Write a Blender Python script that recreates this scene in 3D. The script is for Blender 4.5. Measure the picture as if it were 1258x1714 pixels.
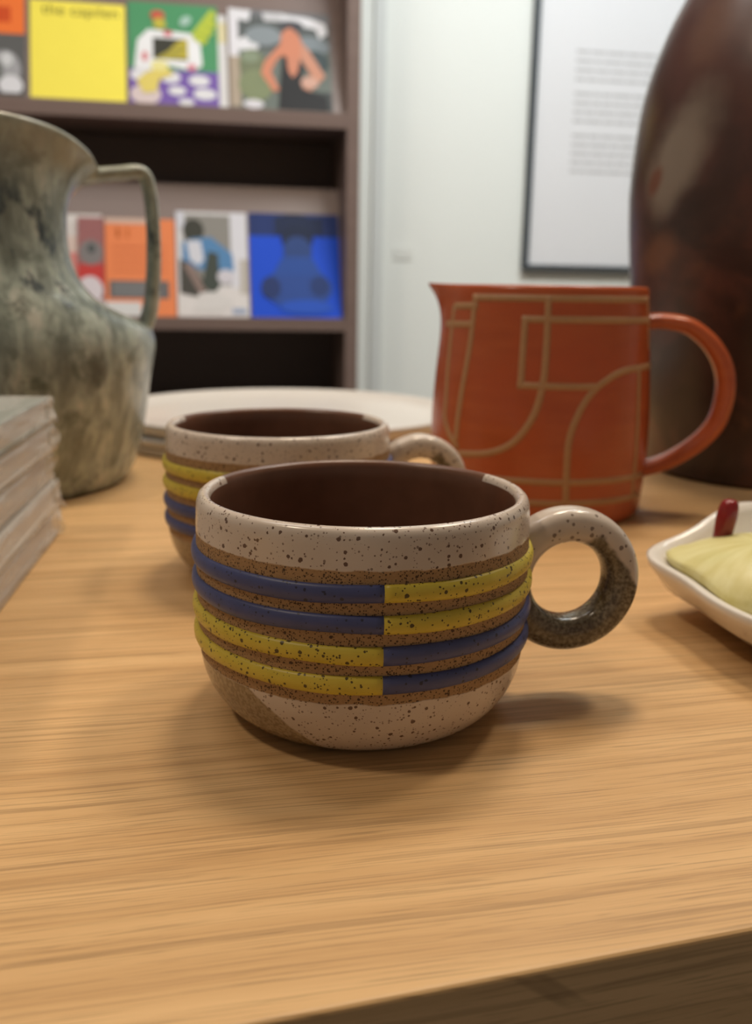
import bpy, bmesh, math, random
from mathutils import Vector, Matrix, noise

for o in list(bpy.data.objects):
    bpy.data.objects.remove(o)
S = bpy.context.scene
C = S.collection
R = math.radians

# ------------------------------------------------------------------ camera
cam_d = bpy.data.cameras.new('camera')
cam = bpy.data.objects.new('camera', cam_d)
C.objects.link(cam)
S.camera = cam
PITCH, YAW, ROLL = R(13.47), R(11.0), R(0.965)
fw = Vector((math.sin(YAW)*math.cos(PITCH), math.cos(YAW)*math.cos(PITCH), -math.sin(PITCH)))
rt = Vector((math.cos(YAW), -math.sin(YAW), 0))
up = rt.cross(fw)
rt2 = rt*math.cos(ROLL) + up*math.sin(ROLL)
up2 = -rt*math.sin(ROLL) + up*math.cos(ROLL)
M = Matrix((( rt2.x, up2.x, -fw.x, 0), (rt2.y, up2.y, -fw.y, 0), (rt2.z, up2.z, -fw.z, 0.1263), (0, 0, 0, 1)))
cam.matrix_world = M
cam_d.sensor_fit = 'HORIZONTAL'
cam_d.sensor_width = 36.0
cam_d.lens = 36.0*1565/1258
cam_d.clip_start = 0.01
cam_d.dof.use_dof = True
cam_d.dof.focus_distance = 0.236
cam_d.dof.aperture_fstop = 18.0

# ------------------------------------------------------------------ world, lamps, exposure
S.view_settings.view_transform = 'Standard'
S.view_settings.look = 'None'
S.view_settings.gamma = 1.0
S.view_settings.use_curve_mapping = False
S.view_settings.exposure = 0.0
W = bpy.data.worlds.new('world')
S.world = W
W.use_nodes = True
W.node_tree.nodes['Background'].inputs[0].default_value = (1.0, 0.86, 0.72, 1)
W.node_tree.nodes['Background'].inputs[1].default_value = 0.17

def area(name, loc, target, size, power, color, shape='DISK', size_y=None):
    l = bpy.data.lights.new(name, 'AREA')
    l.shape = shape
    l.size = size
    if size_y: l.size_y = size_y
    l.energy = power
    l.color = color
    o = bpy.data.objects.new(name, l)
    C.objects.link(o)
    o.location = loc
    d = Vector(target) - Vector(loc)
    o.rotation_euler = d.to_track_quat('-Z', 'Y').to_euler()
    return o
WARM = (1.0, 0.83, 0.63)
COOL = (0.90, 0.98, 1.0)
area('track_lamp_behind', (0.30, 0.92, 1.80), (0.1, 0.35, 0), 0.34, 13, WARM)
area('track_lamp_left', (-0.95, 0.15, 1.7), (0.1, 0.35, 0), 0.20, 8, WARM)
area('track_lamp_right', (0.95, 0.75, 1.75), (0.1, 0.35, 0), 0.26, 9, WARM)
area('wall_lamp_panel', (1.0, 1.35, 1.88), (1.1, 2.65, 0.5), 0.9, 41, COOL, 'RECTANGLE', 0.5)
area('shelf_lamp_panel', (-0.5, 1.0, 1.88), (-0.1, 2.4, 0.5), 0.8, 16.5, (1.0, 0.95, 0.9), 'RECTANGLE', 0.5)

# ------------------------------------------------------------------ node helpers
class NT:
    def __init__(s, name):
        s.m = bpy.data.materials.new(name)
        s.m.use_nodes = True
        s.t = s.m.node_tree
        s.b = s.t.nodes['Principled BSDF']
        s.tc = None
    def n(s, typ, **kw):
        nd = s.t.nodes.new(typ)
        for k, v in kw.items():
            setattr(nd, k, v)
        return nd
    def put(s, sock, v):
        if isinstance(v, bpy.types.NodeSocket):
            s.t.links.new(v, sock)
        elif isinstance(v, (tuple, list)):
            sock.default_value = (*v, 1) if len(v) == 3 and sock.type == 'RGBA' else v
        else:
            sock.default_value = v
    def coord(s, scale=(1, 1, 1), loc=(0, 0, 0), rot=(0, 0, 0)):
        if s.tc is None:
            s.tc = s.n('ShaderNodeTexCoord').outputs['Object']
        if scale == (1, 1, 1) and loc == (0, 0, 0) and rot == (0, 0, 0):
            return s.tc
        mp = s.n('ShaderNodeMapping')
        s.put(mp.inputs['Vector'], s.tc)
        mp.inputs['Scale'].default_value = scale
        mp.inputs['Location'].default_value = loc
        mp.inputs['Rotation'].default_value = rot
        return mp.outputs[0]
    def noise(s, scale, detail=3, rough=0.5, vec=None, dist=0.0):
        nd = s.n('ShaderNodeTexNoise')
        s.put(nd.inputs['Vector'], vec if vec is not None else s.coord())
        nd.inputs['Scale'].default_value = scale
        nd.inputs['Detail'].default_value = detail
        nd.inputs['Roughness'].default_value = rough
        nd.inputs['Distortion'].default_value = dist
        return nd.outputs[0]
    def math(s, op, a, b=0.0, c=None, clamp=False):
        nd = s.n('ShaderNodeMath', operation=op)
        nd.use_clamp = clamp
        s.put(nd.inputs[0], a)
        s.put(nd.inputs[1], b)
        if c is not None: s.put(nd.inputs[2], c)
        return nd.outputs[0]
    def step(s, v, lo, hi, a=0.0, b=1.0):
        nd = s.n('ShaderNodeMapRange', interpolation_type='SMOOTHSTEP')
        s.put(nd.inputs[0], v); s.put(nd.inputs[1], lo); s.put(nd.inputs[2], hi)
        s.put(nd.inputs[3], a); s.put(nd.inputs[4], b)
        return nd.outputs[0]
    def mix(s, f, a, b, typ='MIX'):
        nd = s.n('ShaderNodeMix', data_type='RGBA', blend_type=typ)
        s.put(nd.inputs[0], f); s.put(nd.inputs[6], a); s.put(nd.inputs[7], b)
        return nd.outputs[2]
    def ramp(s, v, stops):
        nd = s.n('ShaderNodeValToRGB')
        s.put(nd.inputs[0], v)
        e = nd.color_ramp.elements
        while len(e) < len(stops): e.new(0.5)
        for el, (p, col) in zip(e, stops):
            el.position = p; el.color = (*col, 1)
        return nd.outputs[0]
    def xyz(s, vec=None):
        nd = s.n('ShaderNodeSeparateXYZ')
        s.put(nd.inputs[0], vec if vec is not None else s.coord())
        return nd.outputs
    def specks(s, scale, rmax, power=2.0, seed=0.0, amount=1.0):
        v = s.n('ShaderNodeTexVoronoi')
        wob = s.n('ShaderNodeVectorMath', operation='ADD')
        s.put(wob.inputs[0], s.coord(loc=(seed, seed*1.7, 0)))
        nz = s.n('ShaderNodeTexNoise')
        s.put(nz.inputs['Vector'], s.coord()); nz.inputs['Scale'].default_value = scale*2.2
        sc = s.n('ShaderNodeVectorMath', operation='SCALE')
        s.put(sc.inputs[0], nz.outputs[1]); sc.inputs['Scale'].default_value = 0.25/scale
        s.put(wob.inputs[1], sc.outputs[0])
        s.put(v.inputs['Vector'], wob.outputs[0])
        v.inputs['Scale'].default_value = scale
        rnd = s.n('ShaderNodeSeparateColor')
        s.put(rnd.inputs[0], v.outputs['Color'])
        r = s.math('MULTIPLY', s.math('POWER', rnd.outputs[0], power), rmax)
        keep = s.math('LESS_THAN', rnd.outputs[1], amount)
        d = s.math('SUBTRACT', r, v.outputs['Distance'])
        m = s.step(d, -0.015, 0.03)
        return s.math('MULTIPLY', m, keep)
    def bump(s, h, strength=0.3, dist=0.001, normal=None):
        nd = s.n('ShaderNodeBump')
        nd.inputs['Strength'].default_value = strength
        nd.inputs['Distance'].default_value = dist
        s.put(nd.inputs['Height'], h)
        if normal is not None: s.put(nd.inputs['Normal'], normal)
        s.put(s.b.inputs['Normal'], nd.outputs[0])
        return nd.outputs[0]
    def out(s, color=None, rough=None, spec=None):
        if color is not None: s.put(s.b.inputs['Base Color'], color)
        if rough is not None: s.put(s.b.inputs['Roughness'], rough)
        if spec is not None: s.put(s.b.inputs['Specular IOR Level'], spec)
        return s.m

def plain(name, col, rough=0.5, var=0.08, scale=60, bump=0.0, spec=0.5):
    t = NT(name)
    nz = t.noise(scale, 3)
    c = t.mix(nz, tuple(x*(1-var) for x in col), tuple(min(1, x*(1+var)) for x in col))
    if bump: t.bump(nz, bump, 0.0008)
    return t.out(c, rough, spec)

# ------------------------------------------------------------------ mesh helpers
def link(name, me, mats=None, parent=None, smooth=True):
    o = bpy.data.objects.new(name, me)
    C.objects.link(o)
    if mats:
        for m in (mats if isinstance(mats, (list, tuple)) else [mats]):
            me.materials.append(m)
    if smooth:
        me.polygons.foreach_set('use_smooth', [True]*len(me.polygons))
    if parent is not None: o.parent = parent
    return o
def pydata(name, v, f, mats=None, parent=None, smooth=True, mi=None):
    me = bpy.data.meshes.new(name)
    me.from_pydata([tuple(p) for p in v], [], f)
    me.update()
    bm = bmesh.new(); bm.from_mesh(me)
    if mi: bm.faces.ensure_lookup_table()
    bmesh.ops.recalc_face_normals(bm, faces=bm.faces)
    bm.to_mesh(me); bm.free()
    o = link(name, me, mats, parent, smooth)
    if mi: me.polygons.foreach_set('material_index', mi)
    return o
def box(name, x0, x1, y0, y1, z0, z1, mat, parent=None, bev=0.0):
    bm = bmesh.new()
    bmesh.ops.create_cube(bm, size=1)
    for v in bm.verts:
        v.co = Vector(((x0+x1)/2 + v.co.x*(x1-x0), (y0+y1)/2 + v.co.y*(y1-y0), (z0+z1)/2 + v.co.z*(z1-z0)))
    if bev:
        bmesh.ops.bevel(bm, geom=list(bm.edges), offset=bev, segments=2, affect='EDGES', profile=0.6)
    me = bpy.data.meshes.new(name); bm.to_mesh(me); bm.free()
    return link(name, me, mat, parent, smooth=False)
def thing(name, label, cat, loc=(0, 0, 0), rz=0.0, group=None):
    o = bpy.data.objects.new(name, None)
    o.empty_display_size = 0.02
    C.objects.link(o)
    o.location = loc; o.rotation_euler = (0, 0, rz)
    o['label'] = label; o['category'] = cat
    if group: o['group'] = group
    return o
def structure(o):
    o['kind'] = 'structure'
    return o
def cr(pts, n=8, closed=False):
    """Catmull-Rom resample"""
    P = [Vector(p) for p in pts]; out = []
    m = len(P)
    for i in range(m if closed else m-1):
        if closed: a, b, c, d = P[(i-1) % m], P[i], P[(i+1) % m], P[(i+2) % m]
        else: a, b, c, d = P[max(i-1, 0)], P[i], P[i+1], P[min(i+2, m-1)]
        for k in range(n):
            t = k/n
            out.append(0.5*((2*b) + (c-a)*t + (2*a-5*b+4*c-d)*t*t + (3*b-a-3*c+d)*t**3))
    if not closed: out.append(P[-1])
    return out
def revolve(name, prof, mats, parent=None, seg=128, fn=None, mifn=None, a0=0.0, close=True):
    v = []; f = []; mi = []
    n = len(prof)
    for j in range(seg):
        a = a0 + 2*math.pi*j/seg
        for i, (r, z) in enumerate(prof):
            if fn: r, z = fn(a, r, z, i)
            v.append((r*math.cos(a), r*math.sin(a), z))
    for j in range(seg):
        k = (j+1) % seg
        a = a0 + 2*math.pi*(j+0.5)/seg
        for i in range(n-1):
            f.append((j*n+i, k*n+i, k*n+i+1, j*n+i+1))
            mi.append(mifn(a, i) if mifn else 0)
    for idx in (0, n-1):                                # close the two ends with discs
        f.append(tuple(j*n+idx for j in range(seg)))
        mi.append(mifn(0, 0 if idx == 0 else n-2) if mifn else 0)
    return pydata(name, v, f, mats, parent, True, mi)
def sweep(name, path, sec, mats, parent=None, side=None, closed=False, scale=None):
    """path list of Vector, sec list of (u,v): u along side vector, v along normal; side constant vector"""
    n = len(path); m = len(sec); v = []; f = []
    for i, p in enumerate(path):
        a = path[i-1] if (i > 0 or closed) else path[i]
        b = path[(i+1) % n] if (i < n-1 or closed) else path[i]
        t = (b-a).normalized()
        nrm = side.cross(t).normalized()
        sc = scale[i] if scale else (1, 1)
        for (u, w) in sec:
            v.append(p + side*u*sc[0] + nrm*w*sc[1])
    for i in range(n if closed else n-1):
        k = (i+1) % n
        for j in range(m):
            l = (j+1) % m
            f.append((i*m+j, k*m+j, k*m+l, i*m+l))
    if not closed:
        f.append(tuple(range(m))); f.append(tuple((n-1)*m+j for j in range(m)))
    return pydata(name, v, f, mats, parent)
def superellipse(a, b, e=3.0, n=24):
    out = []
    for i in range(n):
        t = 2*math.pi*i/n
        c, s_ = math.cos(t), math.sin(t)
        out.append((a*math.copysign(abs(c)**(2/e), c), b*math.copysign(abs(s_)**(2/e), s_)))
    return out

# ------------------------------------------------------------------ room
def wall_paint(name, col):
    t = NT(name)
    n1 = t.noise(90, 4); n2 = t.noise(0.8, 2)
    c = t.mix(n2, tuple(x*0.97 for x in col), tuple(min(1, x*1.02) for x in col))
    t.bump(n1, 0.08, 0.002)
    return t.out(c, 0.7, 0.3)
M_WALL = wall_paint('wall_paint', (0.80, 0.82, 0.79))
M_TRIM = wall_paint('trim_paint', (0.68, 0.70, 0.69))
M_CEIL = wall_paint('ceiling_paint', (0.75, 0.73, 0.70))
def floor_mat():
    t = NT('floor_concrete')
    c = t.mix(t.noise(3, 5), (0.20, 0.18, 0.16), (0.30, 0.27, 0.24))
    return t.out(c, 0.5)
WB = 2.65
structure(box('floor', -3.0, 4.0, -2.5, WB, -0.80, -0.75, floor_mat()))
structure(box('wall_back', -3.0, 4.0, WB, WB+0.1, -0.75, 1.95, M_WALL))
structure(box('wall_left', -3.1, -3.0, -2.5, WB, -0.75, 1.95, M_WALL))
structure(box('wall_right', 4.0, 4.1, -2.5, WB, -0.75, 1.95, M_WALL))
structure(box('ceiling', -3.0, 4.0, -2.5, WB, 1.95, 2.05, M_CEIL))
structure(box('baseboard_back', 0.56, 4.0, WB-0.012, WB, -0.75, -0.66, M_TRIM, bev=0.002))
structure(box('trim_1', 0.487, 0.520, WB-0.010, WB, -0.75, 1.95, M_TRIM, bev=0.003))

# ------------------------------------------------------------------ table
def oak(name, base, dark, light, rot, edge=False):
    t = NT(name)
    co = t.coord(rot=(0, 0, rot))
    def st(sx, sy, sz=1.0, loc=(0, 0, 0)):
        mp = t.n('ShaderNodeMapping')
        t.put(mp.inputs['Vector'], co)
        mp.inputs['Scale'].default_value = (sx, sy if not edge else 4, sz if not edge else sy*0.6)
        mp.inputs['Location'].default_value = loc
        return mp.outputs[0]
    warp = t.noise(1.0, 2, vec=st(4, 9))
    wv = t.n('ShaderNodeVectorMath', operation='ADD')
    cx = t.n('ShaderNodeCombineXYZ')
    t.put(cx.inputs[1], t.math('MULTIPLY', warp, 0.012))
    t.put(wv.inputs[0], co); t.put(wv.inputs[1], cx.outputs[0])
    co = wv.outputs[0]
    broad = t.noise(1.0, 3, 0.6, vec=st(2.5, 130))
    mid = t.noise(1.0, 3, 0.55, vec=st(7, 420, loc=(3, 1, 0)))
    fine = t.noise(1.0, 3, 0.6, vec=st(16, 1500, loc=(7, 2, 0)))
    pores = t.noise(1.0, 2, 0.5, vec=st(45, 2200, loc=(1, 9, 0)))
    c = t.ramp(broad, [(0.28, dark), (0.5, base), (0.72, light)])
    m2 = t.step(mid, 0.56, 0.62)
    c = t.mix(t.math('MULTIPLY', m2, 0.42), c, tuple(x*0.62 for x in dark))
    m3 = t.step(fine, 0.555, 0.605)
    c = t.mix(t.math('MULTIPLY', m3, 0.45), c, tuple(x*0.6 for x in dark))
    m5 = t.step(fine, 0.30, 0.42, 1.0, 0.0)
    c = t.mix(t.math('MULTIPLY', m5, 0.25), c, tuple(min(1, x*1.15) for x in light))
    m4 = t.step(pores, 0.60, 0.68)
    c = t.mix(t.math('MULTIPLY', m4, 0.35), c, tuple(x*0.4 for x in dark))
    if edge:
        mp = t.n('ShaderNodeMapping'); t.put(mp.inputs['Vector'], t.coord(rot=(0, R(-38), 0)))
        mp.inputs['Scale'].default_value = (14, 3, 95)
        rays = t.noise(1.0, 2, 0.5, vec=mp.outputs[0])
        c = t.mix(t.math('MULTIPLY', t.step(rays, 0.58, 0.66), 0.55), c, tuple(x*0.5 for x in dark))
    h = t.math('ADD', t.math('MULTIPLY', fine, 0.5), t.math('MULTIPLY', m3, -0.6))
    t.bump(h, 0.10, 0.0004)
    rg = t.math('ADD', 0.40, t.math('MULTIPLY', mid, 0.12))
    return t.out(c, rg, 0.35)
M_OAK = oak('oak_top', (0.63, 0.39, 0.18), (0.54, 0.32, 0.14), (0.70, 0.45, 0.215), R(3.5))
M_OAKE = oak('oak_edge', (0.64, 0.43, 0.23), (0.50, 0.32, 0.155), (0.72, 0.49, 0.27), 0, True)  # same oak as the top; missing front light is made up in a lighter colour
ROT_T = math.atan(0.083)
table = thing('display_table', 'long honey oak display table carrying the mugs, jugs and books', 'table', (0.0, 0.1396, -0.75), ROT_T)
def table_top():
    bm = bmesh.new()
    bmesh.ops.create_cube(bm, size=1)
    for v in bm.verts:
        v.co = Vector((v.co.x*2.3 + 0.12, (v.co.y+0.5)*0.86, 0.72 + (v.co.z+0.5)*0.03))
    bmesh.ops.bevel(bm, geom=[e for e in bm.edges if abs(e.verts[0].co.z-e.verts[1].co.z) < 1e-5 and e.verts[0].co.z > 0.74],
                    offset=0.0012, segments=3, affect='EDGES', profile=0.5)
    me = bpy.data.meshes.new('tabletop'); bm.to_mesh(me); bm.free()
    o = link('tabletop', me, [M_OAK, M_OAKE], table, smooth=False)
    me.polygons.foreach_set('material_index', [1 if p.normal.z < 0.25 else 0 for p in me.polygons])
    return o
table_top()
box('front_apron', -1.028, 1.268, 0.0006, 0.022, 0.64, 0.7195, M_OAKE, table)
box('back_apron', -1.00, 1.24, 0.82, 0.84, 0.64, 0.7195, M_OAKE, table)
for lx in (-1.02, 1.20):
    for ly in (0.023, 0.76):
        box('leg', lx, lx+0.06, ly, ly+0.06, 0, 0.7195, M_OAKE, table, bev=0.003)

# ------------------------------------------------------------------ striped mugs
def clay_tex(t):
    """bare speckled stoneware; returns colour, speck mask"""
    s1 = t.specks(1900, 0.60, 1.2, 0.3, 0.85)
    s2 = t.specks(700, 0.34, 2.0, 1.3, 0.7)
    s = t.math('MAXIMUM', s1, s2)
    g = t.noise(1300, 2)
    c = t.mix(g, (0.29, 0.17, 0.075), (0.43, 0.27, 0.135))
    c = t.mix(t.math('MULTIPLY', s, 0.9), c, (0.045, 0.02, 0.01))
    return c, s, g
def mug_material():
    t = NT('speckled_stoneware')
    c_clay, s_clay, grain = clay_tex(t)
    x, y, z = t.xyz()
    wob = t.math('MULTIPLY', t.math('SUBTRACT', t.noise(160, 3), 0.5), 0.0016)
    zz = t.math('ADD', z, wob)
    upm = t.step(zz, 0.0553, 0.0558)
    low = t.step(zz, 0.0198, 0.0203, 1.0, 0.0)
    gl = t.math('MAXIMUM', upm, low)
    s1 = t.specks(640, 0.40, 1.6, 2.1, 0.75)
    s2 = t.specks(1300, 0.48, 1.7, 4.4, 0.55)
    big = t.specks(330, 0.24, 2.0, 5.5, 0.5)
    sp = t.math('MAXIMUM', t.math('MAXIMUM', s1, t.math('MULTIPLY', s2, 0.75)), big)
    cloud = t.noise(70, 3)
    wh = t.mix(cloud, (0.54, 0.45, 0.38), (0.68, 0.59, 0.52))
    wh = t.mix(t.math('MULTIPLY', sp, 0.92), wh, (0.10, 0.045, 0.025))
    # olive zone where the second dip of glaze runs down one side of the foot
    lim = t.math('ADD', t.math('MULTIPLY', z, -1.2), -0.0108)
    ol = t.step(t.math('SUBTRACT', t.math('ADD', x, t.math('MULTIPLY', wob, 1.5)), lim), 0.0, 0.0012, 1.0, 0.0)
    ol = t.math('MULTIPLY', ol, low)
    olc = t.mix(t.step(t.noise(900, 3), 0.42, 0.6), (0.24, 0.165, 0.085), (0.36, 0.27, 0.16))
    c = t.mix(gl, c_clay, wh)
    c = t.mix(ol, c, olc)
    rough = t.step(gl, 0, 1, 0.78, 0.20)
    h = t.math('ADD', t.math('MULTIPLY', gl, 0.55), t.math('MULTIPLY', t.math('SUBTRACT', 1.0, gl), t.math('MULTIPLY', grain, 0.28)))
    h = t.math('SUBTRACT', h, t.math('MULTIPLY', s_clay, t.math('MULTIPLY', t.math('SUBTRACT', 1.0, gl), 0.25)))
    t.bump(h, 0.55, 0.0005)
    return t.out(c, rough, 0.5)
def mug_inner_material():
    t = NT('brown_interior_glaze')
    c = t.mix(t.noise(120, 4), (0.11, 0.052, 0.032), (0.19, 0.088, 0.054))
    c = t.mix(t.step(t.noise(40, 2), 0.5, 0.8), c, (0.17, 0.060, 0.028))
    t.bump(t.noise(500, 2), 0.1, 0.0003)
    return t.out(c, 0.30, 0.4)
def mug_handle_material():
    t = NT('handle_glaze')
    x, y, z = t.xyz()
    nz = t.noise(260, 3)
    lim = t.math('MINIMUM', t.math('SUBTRACT', 0.0525, t.math('MULTIPLY', t.math('SUBTRACT', x, 0.072), 1.25)),
                 t.math('ADD', 0.0445, t.math('MULTIPLY', t.math('SUBTRACT', x, 0.060), 0.65)))
    d = t.math('SUBTRACT', t.math('ADD', z, t.math('MULTIPLY', t.math('SUBTRACT', nz, 0.5), 0.004)), lim)
    om = t.step(d, -0.0013, 0.0013, 1.0, 0.0)
    sp = t.specks(520, 0.45, 1.8, 3.1, 0.6)
    wh = t.mix(t.noise(70, 2), (0.50, 0.42, 0.35), (0.66, 0.57, 0.50))
    wh = t.mix(t.math('MULTIPLY', sp, 0.75), wh, (0.10, 0.055, 0.035))
    ob = t.mix(t.step(t.noise(900, 4), 0.36, 0.66), (0.085, 0.062, 0.038), (0.235, 0.20, 0.14))
    ob = t.mix(t.math('MULTIPLY', t.step(t.noise(210, 2), 0.40, 0.7), 0.45), ob, (0.10, 0.075, 0.045))
    c = t.mix(om, wh, ob)
    t.bump(t.noise(500, 2), 0.12, 0.0004)
    return t.out(c, 0.20, 0.5)
def band_material(name, a, b, speck, amount):
    t = NT(name)
    c = t.mix(t.noise(180, 3), a, b)
    s1 = t.specks(680, 0.42, 1.8, 6.1, amount)
    s2 = t.specks(1300, 0.48, 1.7, 7.1, amount*0.7)
    s = t.math('MAXIMUM', s1, s2)
    c = t.mix(t.math('MULTIPLY', s, 0.92), c, speck)
    h = t.math('SUBTRACT', t.math('MULTIPLY', t.noise(350, 3), 0.35), t.math('MULTIPLY', s, 0.3))
    t.bump(h, 0.35, 0.0004)
    return t.out(c, 0.42, 0.45)
M_MUG = mug_material(); M_MUGIN = mug_inner_material(); M_HAND = mug_handle_material()
M_YEL = band_material('yellow_band_glaze', (0.52, 0.40, 0.035), (0.66, 0.53, 0.075), (0.045, 0.025, 0.008), 0.8)
M_BLU = band_material('blue_band_glaze', (0.050, 0.062, 0.165), (0.075, 0.088, 0.235), (0.022, 0.022, 0.045), 0.35)
OUTER = cr([(0.0335, 0.0002, 0), (0.0362, 0.0012, 0), (0.0405, 0.0038, 0), (0.0443, 0.0080, 0), (0.0470, 0.0130, 0), (0.0484, 0.0185, 0),
            (0.0490, 0.0260, 0), (0.0492, 0.0400, 0), (0.0491, 0.0560, 0), (0.0489, 0.0615, 0)], 6)
def outer_r(z):
    for a, b in zip(OUTER, OUTER[1:]):
        if a.y <= z <= b.y: return a.x + (b.x-a.x)*(z-a.y)/(b.y-a.y+1e-9)
    return 0.049
def make_mug(name, label, loc, rz, left_first, right_first):
    t = thing(name, label, 'mug', loc, rz, 'striped stoneware mugs on the table')
    t.scale = (1.012, 1.012, 1.028)
    prof = [(0.0, 0.0025), (0.029, 0.0025), (0.0305, 0.0008)] + [(p.x, p.y) for p in OUTER]
    n_out = len(prof)
    prof += [(0.04875, 0.0635), (0.0482, 0.0651), (0.0472, 0.0660), (0.0461, 0.0661), (0.0452, 0.0653), (0.0447, 0.0640)]
    n_rim = len(prof)
    prof += [(0.0445, 0.060), (0.0445, 0.045), (0.0443, 0.028), (0.0428, 0.018), (0.0385, 0.0105), (0.030, 0.0068), (0.015, 0.0060), (0.0, 0.0060)]
    def mi(a, i):
        yl = math.sin(a)*0.047
        wob = 0.0004*math.sin(a*23)
        if i >= n_rim-1: return 1
        if i >= n_out-1 and yl > 0.0205+wob: return 1
        return 0
    revolve('cup_body', prof, [M_MUG, M_MUGIN], t, 256, mifn=mi)
    # four raised bands, each made of two half rings that swap colour at the front seam
    zs = [0.0496, 0.0417, 0.0336, 0.0257]
    hh = 0.00255
    for bi, zc in enumerate(zs):
        for side in (0, 1):                                   # 0 = left half, 1 = right half (handle side)
            first = left_first if side == 0 else right_first
            other = 'blue' if first == 'yellow' else 'yellow'
            colr = first if bi < 2 else other
            a0, a1 = (math.pi*1.5, math.pi*0.5) if side == 0 else (-math.pi*0.5, math.pi*0.5)
            seg = 72; v = []; f = []
            ks = [(-1.0, -0.0006), (-0.93, 0.0005), (-0.75, 0.0010), (-0.4, 0.00135), (0, 0.00145), (0.4, 0.00135), (0.75, 0.0010), (0.93, 0.0005), (1.0, -0.0006)]
            m = len(ks)
            for j in range(seg+1):
                a = a0 + (a1-a0)*j/seg
                dz = 0.00018*math.sin(a*3+bi) + 0.00010*math.sin(a*7+bi*2)
                w = 1 + 0.05*math.sin(a*5+bi*1.3)
                for k, off in ks:
                    z = zc + dz + k*hh*w
                    r = outer_r(z) + off
                    v.append((r*math.cos(a), r*math.sin(a), z))
            for j in range(seg):
                for k in range(m-1):
                    f.append((j*m+k, (j+1)*m+k, (j+1)*m+k+1, j*m+k+1))
                f.append((j*m+m-1, (j+1)*m+m-1, (j+1)*m, j*m))
            f.append(tuple(range(m))); f.append(tuple(seg*m+k for k in range(m)))
            b = pydata('raised_band', v, f, M_YEL if colr == 'yellow' else M_BLU, t)
            b['label'] = colr + ' glazed raised band around half of the mug'
    # ring handle
    sec = superellipse(0.0062, 0.00535, 2.6, 28)
    path = []; N = 96
    cx, cz, rr = 0.0638, 0.0374, 0.0172
    for i in range(N):
        a = 2*math.pi*i/N
        path.append(Vector((cx + rr*math.cos(a), 0, cz + rr*math.sin(a))))
    h = sweep('ring_handle', path, sec, M_HAND, t, side=Vector((0, 1, 0)), closed=True)
    for vv in h.data.vertices:
        r = math.hypot(vv.co.x, vv.co.y)
        if r < 0.0468:
            vv.co.x += 0.0468 - r
    return t
make_mug('striped_mug', 'speckled stoneware mug in front, blue bands over yellow on its left half', (0.0485, 0.2697, 0), R(-3.8), 'blue', 'yellow')
make_mug('striped_mug', 'speckled stoneware mug standing behind the front one, yellow bands over blue on its left', (0.0358, 0.4150, 0), R(-1.0), 'yellow', 'blue')

# ------------------------------------------------------------------ orange jug
def jug_material():
    t = NT('orange_glaze')
    x, y, z = t.xyz()
    st = t.noise(1.0, 3, vec=t.coord(scale=(25, 25, 180)))
    c = t.mix(st, (0.35, 0.066, 0.023), (0.50, 0.120, 0.036))
    c = t.mix(t.step(t.noise(45, 3), 0.35, 0.75), c, (0.44, 0.088, 0.028))
    t.bump(st, 0.12, 0.0006)
    return t.out(c, 0.27, 0.5)
M_JUG = jug_material()
M_INLAY = plain('tan_inlay', (0.42, 0.235, 0.115), 0.55, 0.12, 400)
jug = thing('orange_jug', 'glossy orange jug with tan geometric lines, spout and looped handle', 'jug', (0.1989, 0.5238, 0))
jug.scale = (1.005,)*3
JP = [(0.0, 0.0605), (0.02, 0.0622), (0.04, 0.0630), (0.056, 0.0628), (0.08, 0.0612), (0.10, 0.0593), (0.113, 0.0583), (0.1285, 0.0568)]
def jug_r(z):
    z = max(0, min(0.1285, z))
    for (z0, r0), (z1, r1) in zip(JP, JP[1:]):
        if z <= z1: return r0 + (r1-r0)*(z-z0)/(z1-z0)
    return 0.0568
SP_A = R(157)
def jug_fn(a, r, z, i):
    if z > 0.090 and r > 0.045:
        d = (a-SP_A+math.pi) % (2*math.pi) - math.pi
        k = ((z-0.090)/0.0385)
        r += 0.0120*k**3.6*math.exp(-(d/R(17))**2)
        z += 0.0006*k*math.exp(-(d/R(15))**2)
    return r, z
prof = [(0.0, 0.0015), (0.052, 0.0015), (0.0545, 0.0), (0.0580, 0.0004), (0.0600, 0.0022)]
prof += [(jug_r(0.005+0.1215*i/30), 0.005+0.1215*i/30) for i in range(31)]
prof += [(0.0564, 0.1279), (0.0553, 0.1286), (0.0541, 0.1281), (0.0534, 0.1262)]
prof += [(jug_r(0.122-0.114*i/16)-0.0042, 0.122-0.114*i/16) for i in range(17)] + [(0.05, 0.0055), (0.0, 0.005)]
revolve('jug_body', prof, M_JUG, jug, 160, fn=jug_fn)
hp = [(0.055, 0.1095), (0.066, 0.1102), (0.080, 0.1077), (0.0925, 0.0985), (0.1005, 0.0860), (0.1030, 0.0725), (0.1005, 0.0560), (0.0925, 0.0440), (0.0795, 0.0335), (0.0675, 0.0275), (0.056, 0.0245)]
HA = R(-21)
pth = [Vector((p.x*math.cos(HA), p.x*math.sin(HA), p.y)) for p in cr([(a, b, 0) for a, b in hp], 7)]
n = len(pth)
sc = [(1.0 + 0.15*(abs(i/(n-1)-0.5)*2)**3, 0.95+0.25*math.sin(math.pi*min(1, (i/(n-1))*0.9+0.05))**2) for i in range(n)]
sweep('jug_handle', pth, superellipse(0.0085, 0.0045, 2.3, 24), M_JUG, jug, side=Vector((-math.sin(HA), math.cos(HA), 0)), scale=sc)
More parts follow.
